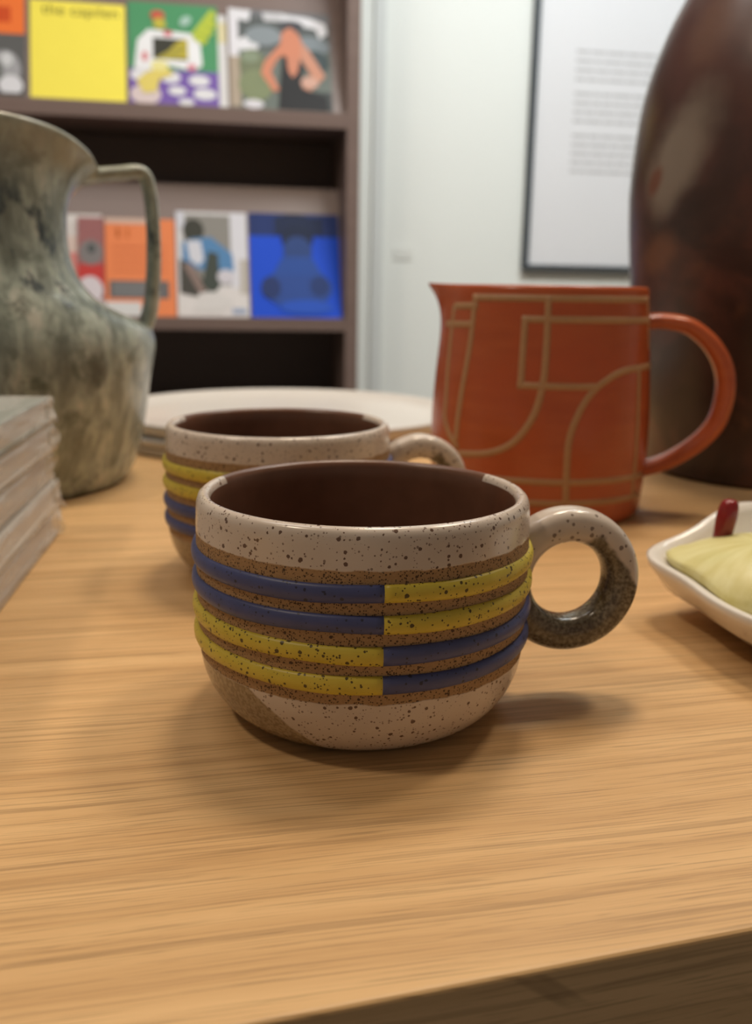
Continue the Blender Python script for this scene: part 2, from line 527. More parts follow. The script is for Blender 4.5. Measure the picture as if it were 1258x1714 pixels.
LINES = [
 [(-150.6, .1217), (-102, .1219), (-40, .1219)], [(-150.6, .1217), (-151.1, .0962), (-153.9, .0696), (-155.8, .045)],
 [(-168.4, .1152), (-168.8, .0951), (-167.0, .0682), (-166.5, .0559), (-161.5, .0472), (-155.3, .0416)],
 [(-166.7, .1169), (-150.0, .1173)], [(-175.1, .1069), (-151.7, .1075)],
 [(-109.2, .1216), (-108.9, .0975), (-109.6, .0785), (-113.5, .0613), (-122.1, .0474), (-134.5, .0404), (-152.6, .0375)],
 [(-33, .1108), (-89.4, .1114), (-120.3, .1112)], [(-120.3, .1112), (-120.4, .094), (-120.3, .0774)], [(-120.3, .0774), (-100, .0773), (-83.5, .0772)],
 [(-30.5, .0863), (-63.1, .0853), (-77.9, .0799), (-87.0, .0717), (-92.8, .0602), (-95.7, .0486), (-95.8, .0322), (-95.0, .0152)],
 [(-38, .1219), (-34.5, .097)], [(-52.1, .0850), (-52.3, .0524), (-51.3, .0254), (-49.7, .0145)],
 [(-180, .0262), (-133.3, .0264), (-117.1, .0267), (-95.5, .0266), (-75.0, .0266), (-42.5, .026)],
 [(-150, .0150), (-120.5, .0150), (-95.0, .0150), (-73.8, .0150), (-43.2, .0145)]]
for L in LINES:
    r0 = 0.06
    pts = cr([(R(a)*r0, z, 0) for a, z in L], 14)
    v = []; f = []
    hw = 0.0019
    for i, p in enumerate(pts):
        a = pts[max(i-1, 0)]; b = pts[min(i+1, len(pts)-1)]
        t2 = (b-a).normalized(); nn = Vector((-t2.y, t2.x, 0))
        ext = -t2*hw if i == 0 else (t2*hw if i == len(pts)-1 else Vector((0, 0, 0)))
        for k, dr in ((-1, -0.0004), (-0.9, 0.00022), (0, 0.00028), (0.9, 0.00022), (1, -0.0004)):
            q = p + nn*hw*k + ext
            th = q.x/r0; z = q.y
            r, z2 = jug_fn(th % (2*math.pi), jug_r(z), z, 0)
            r += dr
            v.append((r*math.cos(th), r*math.sin(th), z2))
    for i in range(len(pts)-1):
        for k in range(4):
            f.append((i*5+k, (i+1)*5+k, (i+1)*5+k+1, i*5+k+1))
        f.append((i*5+4, (i+1)*5+4, (i+1)*5, i*5))
    f.append(tuple(range(5))); f.append(tuple((len(pts)-1)*5+k for k in range(5)))
    pydata('inlaid_line', v, f, M_INLAY, jug)

# ------------------------------------------------------------------ big brown vase
def vase_material():
    t = NT('smoked_brown_glaze')
    n1 = t.noise(11, 4, 0.6, dist=0.6); n2 = t.noise(30, 4, 0.65)
    c = t.ramp(n1, [(0.30, (0.016, 0.009, 0.007)), (0.48, (0.045, 0.022, 0.018)), (0.60, (0.10, 0.038, 0.028)), (0.75, (0.125, 0.066, 0.040))])
    c = t.mix(t.math('MULTIPLY', t.step(n2, 0.55, 0.75), 0.45), c, (0.15, 0.062, 0.033))
    x, y, z = t.xyz()
    c = t.mix(t.step(z, 0.13, 0.27, 0.0, 0.60), c, (0.095, 0.046, 0.044))
    # soft pale and reddish marks on the shoulder (centre x, y, z, radii)
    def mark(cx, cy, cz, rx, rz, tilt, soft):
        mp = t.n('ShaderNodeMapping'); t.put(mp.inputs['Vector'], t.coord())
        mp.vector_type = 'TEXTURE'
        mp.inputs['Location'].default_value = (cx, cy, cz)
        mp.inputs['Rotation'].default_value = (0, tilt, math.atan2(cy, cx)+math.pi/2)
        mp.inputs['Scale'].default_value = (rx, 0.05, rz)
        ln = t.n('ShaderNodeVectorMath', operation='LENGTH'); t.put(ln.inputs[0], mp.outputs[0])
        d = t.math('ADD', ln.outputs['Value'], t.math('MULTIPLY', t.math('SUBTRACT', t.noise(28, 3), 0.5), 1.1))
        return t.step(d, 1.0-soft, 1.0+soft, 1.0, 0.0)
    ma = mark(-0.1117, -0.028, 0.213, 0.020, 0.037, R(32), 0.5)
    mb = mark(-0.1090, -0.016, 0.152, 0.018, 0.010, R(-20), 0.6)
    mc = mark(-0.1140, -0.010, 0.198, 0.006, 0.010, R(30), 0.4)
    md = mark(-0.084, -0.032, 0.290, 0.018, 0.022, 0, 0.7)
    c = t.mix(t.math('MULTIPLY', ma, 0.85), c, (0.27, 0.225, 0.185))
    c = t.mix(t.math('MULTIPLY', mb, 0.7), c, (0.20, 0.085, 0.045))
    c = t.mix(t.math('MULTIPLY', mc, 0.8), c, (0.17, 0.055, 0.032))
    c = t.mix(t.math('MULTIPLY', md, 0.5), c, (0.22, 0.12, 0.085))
    t.bump(t.noise(90, 3), 0.08, 0.001)
    return t.out(c, 0.33, 0.5)
vase = thing('brown_vase', 'large dark brown smoke-fired vase behind the orange jug', 'vase', (0.4179, 0.6176, 0))
vase.scale = (1.002,)*3
vp = cr([(0.0895, 0.0008, 0), (0.0930, 0.006, 0), (0.0960, 0.03, 0), (0.1005, 0.06, 0), (0.1060, 0.094, 0), (0.1125, 0.15, 0), (0.1150, 0.18, 0), (0.1155, 0.205, 0),
         (0.1115, 0.2536, 0), (0.1005, 0.293, 0), (0.0870, 0.323, 0), (0.072, 0.348, 0), (0.058, 0.368, 0), (0.050, 0.388, 0), (0.050, 0.405, 0), (0.056, 0.418, 0)], 6)
prof = [(0.0, 0.003), (0.083, 0.003), (0.086, 0.0)] + [(p.x, p.y) for p in vp] + [(0.0555, 0.4205), (0.0525, 0.4205), (0.0505, 0.418), (0.045, 0.405), (0.045, 0.39), (0.052, 0.37), (0.08, 0.33), (0.105, 0.26), (0.109, 0.2), (0.10, 0.1), (0.085, 0.012), (0.0, 0.01)]
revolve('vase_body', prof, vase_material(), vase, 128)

# ------------------------------------------------------------------ mottled green pitcher
def pitcher_material():
    t = NT('mottled_green_glaze')
    st = t.noise(1.0, 4, 0.6, vec=t.coord(scale=(75, 75, 30)), dist=0.3)
    n2 = t.noise(50, 5, 0.7, dist=0.3)
    n3 = t.noise(1.0, 4, 0.6, vec=t.coord(scale=(90, 90, 45), loc=(2, 5, 1)))
    c = t.ramp(st, [(0.30, (0.15, 0.16, 0.14)), (0.44, (0.25, 0.285, 0.25)), (0.55, (0.39, 0.44, 0.39)), (0.70, (0.60, 0.61, 0.54))])
    c = t.mix(t.math('MULTIPLY', t.step(n2, 0.52, 0.68), 0.8), c, (0.105, 0.125, 0.10))
    x, y, z = t.xyz()
    hz = t.math('MULTIPLY', t.step(z, 0.09, 0.125), t.step(z, 0.165, 0.19, 1.0, 0.0))
    c = t.mix(t.math('MULTIPLY', t.step(n3, 0.52, 0.66), t.math('ADD', 0.12, t.math('MULTIPLY', hz, 0.75))), c, (0.028, 0.042, 0.056))
    c = t.mix(t.step(z, 0.172, 0.205, 0.0, 0.55), c, (0.40, 0.39, 0.31))
    t.bump(t.noise(55, 3), 0.35, 0.0022)
    return t.out(c, 0.24, 0.5)
M_PIT = pitcher_material()
PA = [(0.0825, 0.0), (0.0870, 0.005), (0.0915, 0.0142), (0.0980, 0.0383), (0.1028, 0.062), (0.1062, 0.080), (0.1065, 0.0905), (0.1025, 0.0985), (0.0915, 0.1045), (0.072, 0.1110), (0.0575, 0.1235), (0.0500, 0.1405), (0.0500, 0.159), (0.0560, 0.174), (0.0650, 0.184), (0.0766, 0.1925)]
PB = [(0.0825, 0.0), (0.0870, 0.005), (0.0915, 0.0142), (0.0980, 0.0383), (0.1015, 0.062), (0.1020, 0.080), (0.1010, 0.0925), (0.0985, 0.104), (0.0955, 0.115), (0.0920, 0.126), (0.0885, 0.137), (0.0855, 0.150), (0.0835, 0.165), (0.0825, 0.182), (0.0830, 0.198), (0.0860, 0.213)]
PAs = cr([(a, b, 0) for a, b in PA], 4); PBs = cr([(a, b, 0) for a, b in PB], 4)
PHA = math.atan2(0.128, 0.6526)
npf = len(PAs)
def pit_pt(a, i, thick=0.0):
    d = (a-PHA+math.pi) % (2*math.pi) - math.pi
    w = math.exp(-(d/R(48))**2)
    s_ = (a-PHA-math.pi+math.pi) % (2*math.pi) - math.pi     # spout on the far side from the handle
    p = PAs[i]*w + PBs[i]*(1-w)
    r, z = p.x, p.y
    k = max(0, (z-0.14)/0.07)
    sp = math.exp(-(s_/R(24))**2)
    r += 0.022*k*k*sp; z += 0.012*k*k*sp
    wob = 0.0014*noise.noise(Vector((math.cos(a)*2.2, math.sin(a)*2.2, z*22)))
    return r + wob - thick, z
pit = thing('green_pitcher', 'tall mottled grey-green pitcher with a wavy rim and strap handle, left side', 'pitcher', (-0.1322, 0.6358, 0))
pit.scale = (1.0035,)*3
seg = 144; v = []; f = []
rows = npf + 3 + npf
for j in range(seg):
    a = 2*math.pi*j/seg
    c_, s_ = math.cos(a), math.sin(a)
    for i in range(npf):
        r, z = pit_pt(a, i); v.append((r*c_, r*s_, z))
    r, z = pit_pt(a, npf-1)
    for dr, dz in ((-0.0010, 0.0018), (-0.0030, 0.0022), (-0.0048, 0.0010)):
        v.append(((r+dr)*c_, (r+dr)*s_, z+dz))
    for i in range(npf-1, -1, -1):
        r, z = pit_pt(a, i, 0.0058); v.append((r*c_, r*s_, max(z, 0.006)))
for j in range(seg):
    k = (j+1) % seg
    for i in range(rows-1):
        f.append((j*rows+i, k*rows+i, k*rows+i+1, j*rows+i+1))
f.append(tuple(j*rows for j in range(seg))); f.append(tuple(j*rows+rows-1 for j in range(seg)))
pydata('pitcher_body', v, f, M_PIT, pit)
hp = [(0.064, 0.1900), (0.076, 0.1922), (0.090, 0.1942), (0.1005, 0.1957), (0.1055, 0.1925), (0.1080, 0.183), (0.1092, 0.168), (0.1092, 0.150), (0.1082, 0.130), (0.1060, 0.112), (0.1020, 0.100), (0.096, 0.092)]
pth = [Vector((p.x*math.cos(-PHA*0), 0, p.y)) for p in cr([(a, b, 0) for a, b in hp], 6)]
RH = -math.atan2(0.128, 0.6526)*-1
pth = [Vector((p.x*math.cos(RH), p.x*math.sin(RH), p.z)) for p in pth]
n = len(pth)
sc = []
for i in range(n):
    q = i/(n-1)
    sc.append((1.25-0.55*math.sin(math.pi*q), 1.0+0.35*abs(q-0.5)))
sweep('strap_handle', pth, superellipse(0.0130, 0.0042, 2.4, 24), M_PIT, pit, side=Vector((-math.sin(RH), math.cos(RH), 0)), scale=sc)

# ------------------------------------------------------------------ stack of pale platters
M_PLAT = plain('pale_platter_glaze', (0.60, 0.565, 0.53), 0.30, 0.07, 14, 0.05)
for k, lab in enumerate(('pale round platter at the bottom of the low stack behind the mugs',
                         'pale round platter in the middle of the low stack behind the mugs',
                         'pale round platter on top of the low stack behind the mugs')):
    t = thing('round_platter', lab, 'platter', (0.0737 + 0.0015*k*(-1)**k, 0.8173, 0.0068*k), 0.3*k, 'round platters in the stack')
    t.scale = (0.997, 0.997, 1.0)
    pf = [(0.0, 0.0), (0.146, 0.0), (0.1502, 0.0004), (0.1510, 0.0014), (0.1512, 0.0050), (0.1506, 0.0063), (0.1495, 0.0066)]
    if k == 2:
        pf = [(0.0, 0.0), (0.146, 0.0), (0.1495, 0.0012), (0.1515, 0.0045), (0.1530, 0.0092), (0.1522, 0.0104), (0.1505, 0.0106), (0.1480, 0.0096), (0.1400, 0.0062), (0.126, 0.0046), (0.0, 0.0042)]
    else:
        pf += [(0.0, 0.0066)]
    revolve('plate_body', pf, M_PLAT, t, 128)

# ------------------------------------------------------------------ pinched dish with yellow dome
M_DISH = plain('white_dish_glaze', (0.74, 0.69, 0.63), 0.16, 0.04, 40, 0.03)
dish = thing('white_dish', 'white ceramic dish with a pinched rim at the right edge', 'dish', (0.2498, 0.2856, 0))
def rimf(a):
    def g(c, w):
        d = (a-R(c)+math.pi) % (2*math.pi) - math.pi
        return math.exp(-(d/R(w))**2)
    r = 0.0753 + 0.0132*g(148, 13) + 0.011*g(-32, 13) + 0.0067*g(-118, 12)
    z = 0.0235 + 0.0151*g(105, 32) + 0.004*g(-60, 40) - 0.0015*g(200, 30)
    return r, z
v = []; f = []; seg = 120
prof_o = [(0.0, 0.0015, 0), (0.40, 0.0015, 0), (0.43, 0.0, 0), (0.47, 0.0, 0), (0.51, 0.05, 1), (0.64, 0.11, 1), (0.80, 0.26, 1), (0.92, 0.52, 1), (0.985, 0.84, 1), (1.0, 0.985, 1), (0.985, 1.01, 1), (0.955, 1.0, 1), (0.93, 0.93, 1), (0.85, 0.72, 1), (0.70, 0.50, 1), (0.5, 0.34, 1), (0.0, 0.28, 1)]
m = len(prof_o)
for j in range(seg):
    a = 2*math.pi*j/seg
    rr, zz = rimf(a)
    for (u, w, kind) in prof_o:
        e = max(0, min(1, (u-0.45)/0.5))
        r = u*(0.0753 + (rr-0.0753)*e**1.5)
        z = (w*zz if kind else w)
        if kind == 1 and w < 0.95: z = w*(0.0235 + (zz-0.0235)*e)
        v.append((r*math.cos(a), r*math.sin(a), z))
for j in range(seg):
    k = (j+1) % seg
    for i in range(m-1):
        f.append((j*m+i, k*m+i, k*m+i+1, j*m+i+1))
f.append(tuple(j*m for j in range(seg))); f.append(tuple(j*m+m-1 for j in range(seg)))
pydata('dish_body', v, f, M_DISH, dish)
def dome_mat():
    t = NT('yellow_brushed_glaze')
    x, y, z = t.xyz()
    ang = t.math('ARCTAN2', y, x)
    st = t.n('ShaderNodeCombineXYZ'); t.put(st.inputs[0], t.math('MULTIPLY', ang, 3.0)); t.put(st.inputs[1], t.math('MULTIPLY', z, 60))
    nz = t.noise(1.6, 3, vec=st.outputs[0])
    c = t.mix(t.step(nz, 0.3, 0.7), (0.60, 0.53, 0.20), (0.72, 0.67, 0.34))
    c = t.mix(t.math('MULTIPLY', t.step(t.noise(40, 2), 0.5, 0.8), 0.5), c, (0.56, 0.55, 0.22))
    t.bump(nz, 0.06, 0.002)
    return t.out(c, 0.42, 0.4)
M_DOME = dome_mat()
def dome_fn(a, r, z, i):
    lob = 1 + 0.02*math.cos(6*a+0.6)
    d = (a-R(150)+math.pi) % (2*math.pi) - math.pi
    return r*lob*(1+0.20*math.exp(-(d/R(20))**2)), z
dome = thing('fruit_ornament', 'yellow ceramic fruit shape with a red stalk lying in the white dish', 'ornament', (0.2128, 0.3125, 0.0))
dp = [(0.0, 0.0158), (0.030, 0.0158), (0.043, 0.0215), (0.0530, 0.0290), (0.0550, 0.0325), (0.0535, 0.0360), (0.048, 0.0400), (0.039, 0.0436), (0.027, 0.0462), (0.013, 0.0473), (0.0, 0.0475)]
dpp = cr([(a*0.655, 0.0175+(b-0.0158)*0.82, 0) for a, b in dp], 4)
fruit = revolve('fruit_body', [(max(0, p.x), p.y) for p in dpp], M_DOME, dome, 96, fn=dome_fn)
WALLIN = [(0.28, 0.0), (0.34, 0.5), (0.50, 0.70), (0.72, 0.85), (0.93, 0.925), (1.2, 0.945), (3.0, 0.945)]
for vv in fruit.data.vertices:                       # the fruit sits against the inside of the dish wall
    vv.co = Vector((vv.co.x*1.12, vv.co.y*1.12, max(0.0085, 0.1263-(0.1263-vv.co.z)*1.12)))
    gx, gy = vv.co.x+0.2128-0.2498, vv.co.y+0.3125-0.2856
    if vv.co.z > 0.0165:
        vv.co.z -= 0.0028*max(0, min(1, (math.hypot(gx, gy)-0.056)/0.018))**1.3
    a = math.atan2(gy, gx); rr, zz = rimf(a); w = vv.co.z/zz
    for (w0, u0), (w1, u1) in zip(WALLIN, WALLIN[1:]):
        if w <= w1:
            u = u0+(u1-u0)*max(0, (w-w0)/(w1-w0)); break
    e = max(0, min(1, (u-0.45)/0.5))
    lim = u*(0.0753+(rr-0.0753)*e**1.5)-0.0007
    g = math.hypot(gx, gy)
    if g > lim:
        vv.co.x -= (g-lim)*gx/g; vv.co.y -= (g-lim)*gy/g
def stem_mat():
    t = NT('dark_red_glaze')
    c = t.mix(t.noise(150, 3), (0.16, 0.010, 0.014), (0.30, 0.022, 0.024))
    return t.out(c, 0.16, 0.5)
sp_ = [(0.0, 0.0300, 0), (0.0046, 0.0300, 0), (0.0047, 0.034, 0), (0.0044, 0.039, 0), (0.0047, 0.044, 0), (0.0049, 0.0485, 0), (0.0043, 0.0522, 0), (0.0028, 0.0540, 0), (0.0, 0.0545, 0)]
st_ = revolve('fruit_stalk', [(max(0, p.x), p.y) for p in cr(sp_, 5)], stem_mat(), dome, 40)
for vv in st_.data.vertices:
    k = (vv.co.z-0.030)
    vv.co.x = vv.co.x*0.74 - 0.0065 + k*0.10
    vv.co.y = vv.co.y*0.74 + 0.0175 - k*0.05
    vv.co.z += 0.0008
    vv.co = Vector((vv.co.x*1.12, vv.co.y*1.12, 0.1263-(0.1263-vv.co.z)*1.12))

# ------------------------------------------------------------------ shrink-wrapped books
def film_mat():
    t = NT('clear_plastic_film')
    n1 = t.noise(1.0, 4, 0.6, vec=t.coord(scale=(60, 14, 60), rot=(R(38), 0, 0)), dist=0.6)
    n2 = t.noise(60, 3)
    t.bump(t.math('ADD', n1, t.math('MULTIPLY', n2, 0.4)), 0.55, 0.003)
    t.b.inputs['Alpha'].default_value = 0.34
    c = t.mix(n1, (0.72, 0.69, 0.65), (0.86, 0.83, 0.79))
    t.put(t.b.inputs['Alpha'], t.step(n1, 0.32, 0.75, 0.30, 0.60))
    return t.out(c, 0.20, 0.6)
M_FILM = film_mat()
def page_mat():
    t = NT('page_edges')
    n1 = t.noise(1.0, 2, vec=t.coord(scale=(8, 8, 2600)))
    c = t.mix(n1, (0.56, 0.48, 0.41), (0.70, 0.62, 0.55))
    t.bump(n1, 0.3, 0.0003)
    return t.out(c, 0.7)
M_PAGE = page_mat()
COVERS = [((0.50, 0.42, 0.36), 'beige'), ((0.55, 0.50, 0.45), 'off-white'), ((0.42, 0.34, 0.28), 'brown-grey'), ((0.58, 0.53, 0.48), 'cream'), ((0.16, 0.20, 0.175), 'grey-green')]
rnd = random.Random(5)
bh = 0.0142; z = 0.0004
names = ['wrapped book at the bottom of the stack on the left', 'wrapped book second from the bottom of the left stack', 'wrapped book in the middle of the left stack',
         'wrapped book second from the top of the left stack', 'wrapped book on top of the left stack, grey-green cover']
for k in range(5):
    ox = rnd.uniform(-0.0015, 0.001); oy = rnd.uniform(-0.0015, 0.0015); rz = R(rnd.uniform(-0.5, 0.5))
    if k == 4: ox, oy, rz = 0.0, 0.0, 0.0
    L_, W_ = 0.262, 0.205
    ang = rz + R(-3.3)
    px = -0.0700 - (W_/2*math.cos(ang) - L_/2*math.sin(ang)) + ox
    py = 0.4935 - (W_/2*math.sin(ang) + L_/2*math.cos(ang)) + oy
    t = thing('wrapped_book', 'plastic-' + names[k], 'book', (px, py, z), ang, 'shrink-wrapped books in the stack')
    hx, hy = W_/2-0.003, L_/2-0.003
    mc = plain('cover_paper', COVERS[k][0], 0.45, 0.05, 30)
    box('page_block', -hx, hx-0.0015, -hy+0.001, hy-0.001, 0.0017, bh-0.0022, M_PAGE, t)
    box('cover', -hx, hx, -hy, hy, 0.0006, 0.0017, mc, t, bev=0.0003)
    box('cover', -hx, hx, -hy, hy, bh-0.0022, bh-0.0011, mc, t, bev=0.0003)
    # film: a closed crumpled skin around the book
    bm = bmesh.new()
    bmesh.ops.create_cube(bm, size=1)
    bmesh.ops.subdivide_edges(bm, edges=[e for e in bm.edges if abs(e.verts[0].co.z-e.verts[1].co.z) < 0.1], cuts=47, use_grid_fill=True)
    ed = [e for e in bm.edges if abs(e.verts[0].co.z-e.verts[1].co.z) > 0.9]
    bmesh.ops.subdivide_edges(bm, edges=ed, cuts=7, use_grid_fill=True)
    for vv in bm.verts:
        x_, y_, z_ = vv.co.x*(W_-0.0024), vv.co.y*(L_-0.0024), (vv.co.z+0.5)*(bh-0.0004)
        onside = abs(vv.co.x) > 0.499 or abs(vv.co.y) > 0.499
        if onside and 0.001 < z_ < bh-0.001:
            q = Vector((x_*40, y_*40 + z_*260, k*7.3))
            w = noise.noise(q)*0.0011 + noise.noise(q*2.7)*0.0003
            near = max(0, 1-(0.128-abs(y_))/0.02)
            w += near*0.0012*noise.noise(Vector((z_*420, k*3.1, 5)))
            if abs(vv.co.x) > 0.499: x_ += math.copysign(1, vv.co.x)*(w+0.0004)
            if abs(vv.co.y) > 0.499: y_ += math.copysign(1, vv.co.y)*(w+0.0004)
        vv.co = Vector((x_, y_, z_))
    me = bpy.data.meshes.new('plastic_wrap'); bm.to_mesh(me); bm.free()
    fl = link('plastic_wrap', me, M_FILM, t)
    fl['label'] = 'clear crumpled plastic film around the book'
    # folded seal tab at the far corner
    v = []; f = []
    for i in range(9):
        u = i/8
        for j in range(7):
            w = j/6
            x_ = W_/2 - 0.001 + w*0.0042*(0.6+0.4*math.sin(u*4+k*2))
            y_ = L_/2 - 0.012 + w*0.004 + 0.0015*math.sin(u*7+k)
            z_ = 0.0012 + u*(bh-0.0026) + 0.0008*math.sin(w*5+k)*w
            v.append((x_, y_, min(bh-0.0006, max(0.0006, z_))))
    for i in range(8):
        for j in range(6):
            f.append((i*7+j, (i+1)*7+j, (i+1)*7+j+1, i*7+j+1))
    tab = pydata('film_tab', v, f, M_FILM, fl)
    z += bh

# ------------------------------------------------------------------ bookcase
def walnut():
    t = NT('dark_walnut_laminate')
    n1 = t.noise(1.0, 4, 0.6, vec=t.coord(scale=(3, 3, 60)))
    c = t.mix(n1, (0.150, 0.102, 0.088), (0.205, 0.145, 0.126))
    t.bump(n1, 0.05, 0.001)
    return t.out(c, 0.42, 0.4)
M_WAL = walnut()
M_WALD = plain('dark_shelf_back', (0.15, 0.115, 0.108), 0.6, 0.1, 8)
YF = 2.35
bc = thing('bookcase', 'tall dark walnut bookcase with sloping magazine shelves against the back wall', 'bookcase', (-0.4, 2.5, -0.75))
def bl(x): return x+0.4
def bb(name, x0, x1, y0, y1, z0, z1, mat, bev=0.001):
    return box(name, bl(x0), bl(x1), y0-2.5, y1-2.5, z0+0.75, z1+0.75, mat, bc, bev)
bb('side_panel', 0.3705, 0.4025, YF, WB-0.004, -0.75, 1.55, M_WAL)
bb('side_panel', -1.2355, -1.2035, YF, WB-0.004, -0.75, 1.55, M_WAL)
bb('back_panel', -1.2035, 0.3715, WB-0.016, WB-0.006, -0.74, 1.54, M_WALD)
boards = [(-0.75, -0.67), (-0.458, -0.426), (0.0200, 0.0505), (0.4935, 0.5285), (0.975, 1.008), (1.515, 1.55)]
for z0, z1 in boards:
    bb('shelf_board', -1.2035, 0.3715, YF+0.001, WB-0.016, z0, z1, M_WAL)
def slope(z0, ln, lean):
    """sloping display panel rising from the shelf front"""
    ca, sa = math.cos(lean), math.sin(lean)
    y0 = YF+0.024
    v = []
    for x in (-1.2030, 0.3710):
        for (a, b) in ((0, 0), (ln, 0), (ln, 0.012), (0, 0.012)):
            v.append((bl(x), y0 + a*sa + b*ca - 2.5, z0 + a*ca - b*sa + 0.75 + (0.012*sa if True else 0)))
    f = [(0, 1, 2, 3), (4, 5, 6, 7), (0, 1, 5, 4), (1, 2, 6, 5), (2, 3, 7, 6), (3, 0, 4, 7)]
    pydata('display_panel', v, f, M_WAL, bc, smooth=False)
LEAN = R(20)
for zb_ in (-0.426, 0.0505, 0.5285, 1.008):
    slope(zb_, 0.335 if zb_ > 0 else 0.29, LEAN)

# ------------------------------------------------------------------ magazines
_pc = {}
def pm(col, rough=0.35):
    if col not in _pc:
        _pc[col] = plain('print_ink', col, 0.55, 0.03, 20, 0.0, 0.15)
    return _pc[col]
def magazine(label, x0, x1, zb, ln, base, shapes, text=None, dy=0.0, thick=0.006, lift=0.0):
    """leans on the sloping panel; local frame: x right, y up the cover, z out of the cover"""
    x0, x1, ln = x0*1.0275-0.0123, x1*1.0275-0.0123, ln*1.0275
    w = x1-x0
    t = thing('magazine', label, 'magazine', ((x0+x1)/2, YF+0.0165+dy, zb+0.0006), 0, 'magazines on the bookcase')
    t.rotation_euler = (math.pi/2-LEAN, 0, 0)
    box('page_block', -w/2+0.001, w/2-0.001, 0.001, ln-0.001, -thick+0.0008, -0.0006, M_PAGE2, t)
    box('cover', -w/2, w/2, 0, ln, -0.0006, 0, pm(base), t)
    box('cover', -w/2, w/2, 0, ln, -thick, -thick+0.0007, pm(base), t)
    if shapes:
        v = []; f = []; mi = []; mats = []; cols = []
        for k, (poly, col) in enumerate(shapes):
            if col not in cols: cols.append(col); mats.append(pm(col))
            b0 = len(v)
            for (u, q) in poly:
                v.append(((min(1, max(0, u))-0.5)*w, min(1, max(0, q))*ln, 0.0003 + 0.00012*k))
            f.append(tuple(range(b0, len(v)))); mi.append(cols.index(col))
        me = bpy.data.meshes.new('cover_print'); me.from_pydata(v, [], f); me.update()
        o = link('cover_print', me, mats, t, smooth=False)
        me.polygons.foreach_set('material_index', mi)
    if text:
        for (s_, u, q, size, col, sx) in text:
            cu = bpy.data.curves.new('title_text', 'FONT')
            cu.body = s_; cu.size = size; cu.align_x = 'CENTER'; cu.extrude = 0.0001
            cu.space_character = 1.05
            tmp = bpy.data.objects.new('title_text', cu); C.objects.link(tmp)
            bpy.context.view_layer.update()
            me = bpy.data.meshes.new_from_object(tmp)
            bpy.data.objects.remove(tmp)
            for vv in me.vertices:
                vv.co.x = vv.co.x*sx + (u-0.5)*w
                vv.co.y = vv.co.y + q*ln
                vv.co.z += 0.0003 + 0.00012*(len(shapes)+1)
            link('title_text', me, pm(col), t, smooth=False)
    return t
M_PAGE2 = plain('magazine_pages', (0.62, 0.60, 0.57), 0.7, 0.05, 50)
def rect(a, b, c, d): return [(a, b), (c, b), (c, d), (a, d)]
def ell(cx, cy, rx, ry, n=20, rot=0.0):
    out = []
    for i in range(n):
        t = 2*math.pi*i/n
        x_, y_ = rx*math.cos(t), ry*math.sin(t)
        out.append((cx + x_*math.cos(rot)-y_*math.sin(rot), cy + x_*math.sin(rot)+y_*math.cos(rot)))
    return out
Z1, Z0 = 0.5285, 0.0505
WHITE = (0.66, 0.65, 0.68); ORG = (0.80, 0.20, 0.055)
# upper row
magazine('magazine cut by the left edge of the picture, orange above a grey photograph', -0.545, -0.336, Z1+0.0, 0.262, (0.10, 0.10, 0.10),
         [(rect(0, .56, 1, 1), (0.78, 0.17, 0.035)), (rect(.55, .66, .86, .80), (0.55, 0.07, 0.015)), (rect(.80, .93, 1, 1), (0.42, 0.24, 0.10)), (ell(.80, .24, .16, .17), (0.32, 0.32, 0.34)), (ell(.82, .33, .06, .06), (0.55, 0.56, 0.58)), (ell(.72, .22, .06, .10), (0.12, 0.13, 0.12)), (ell(.86, .10, .12, .09), (0.62, 0.62, 0.66)), (rect(0, 0, 1, .035), (0.07, 0.07, 0.07))])
magazine('bright yellow magazine with a thin black title along the top', -0.3250, -0.1215, Z1, 0.232, (0.84, 0.72, 0.095), [],
         [('the capilen', .53, .860, 0.0335, (0.10, 0.085, 0.02), 1.10)])
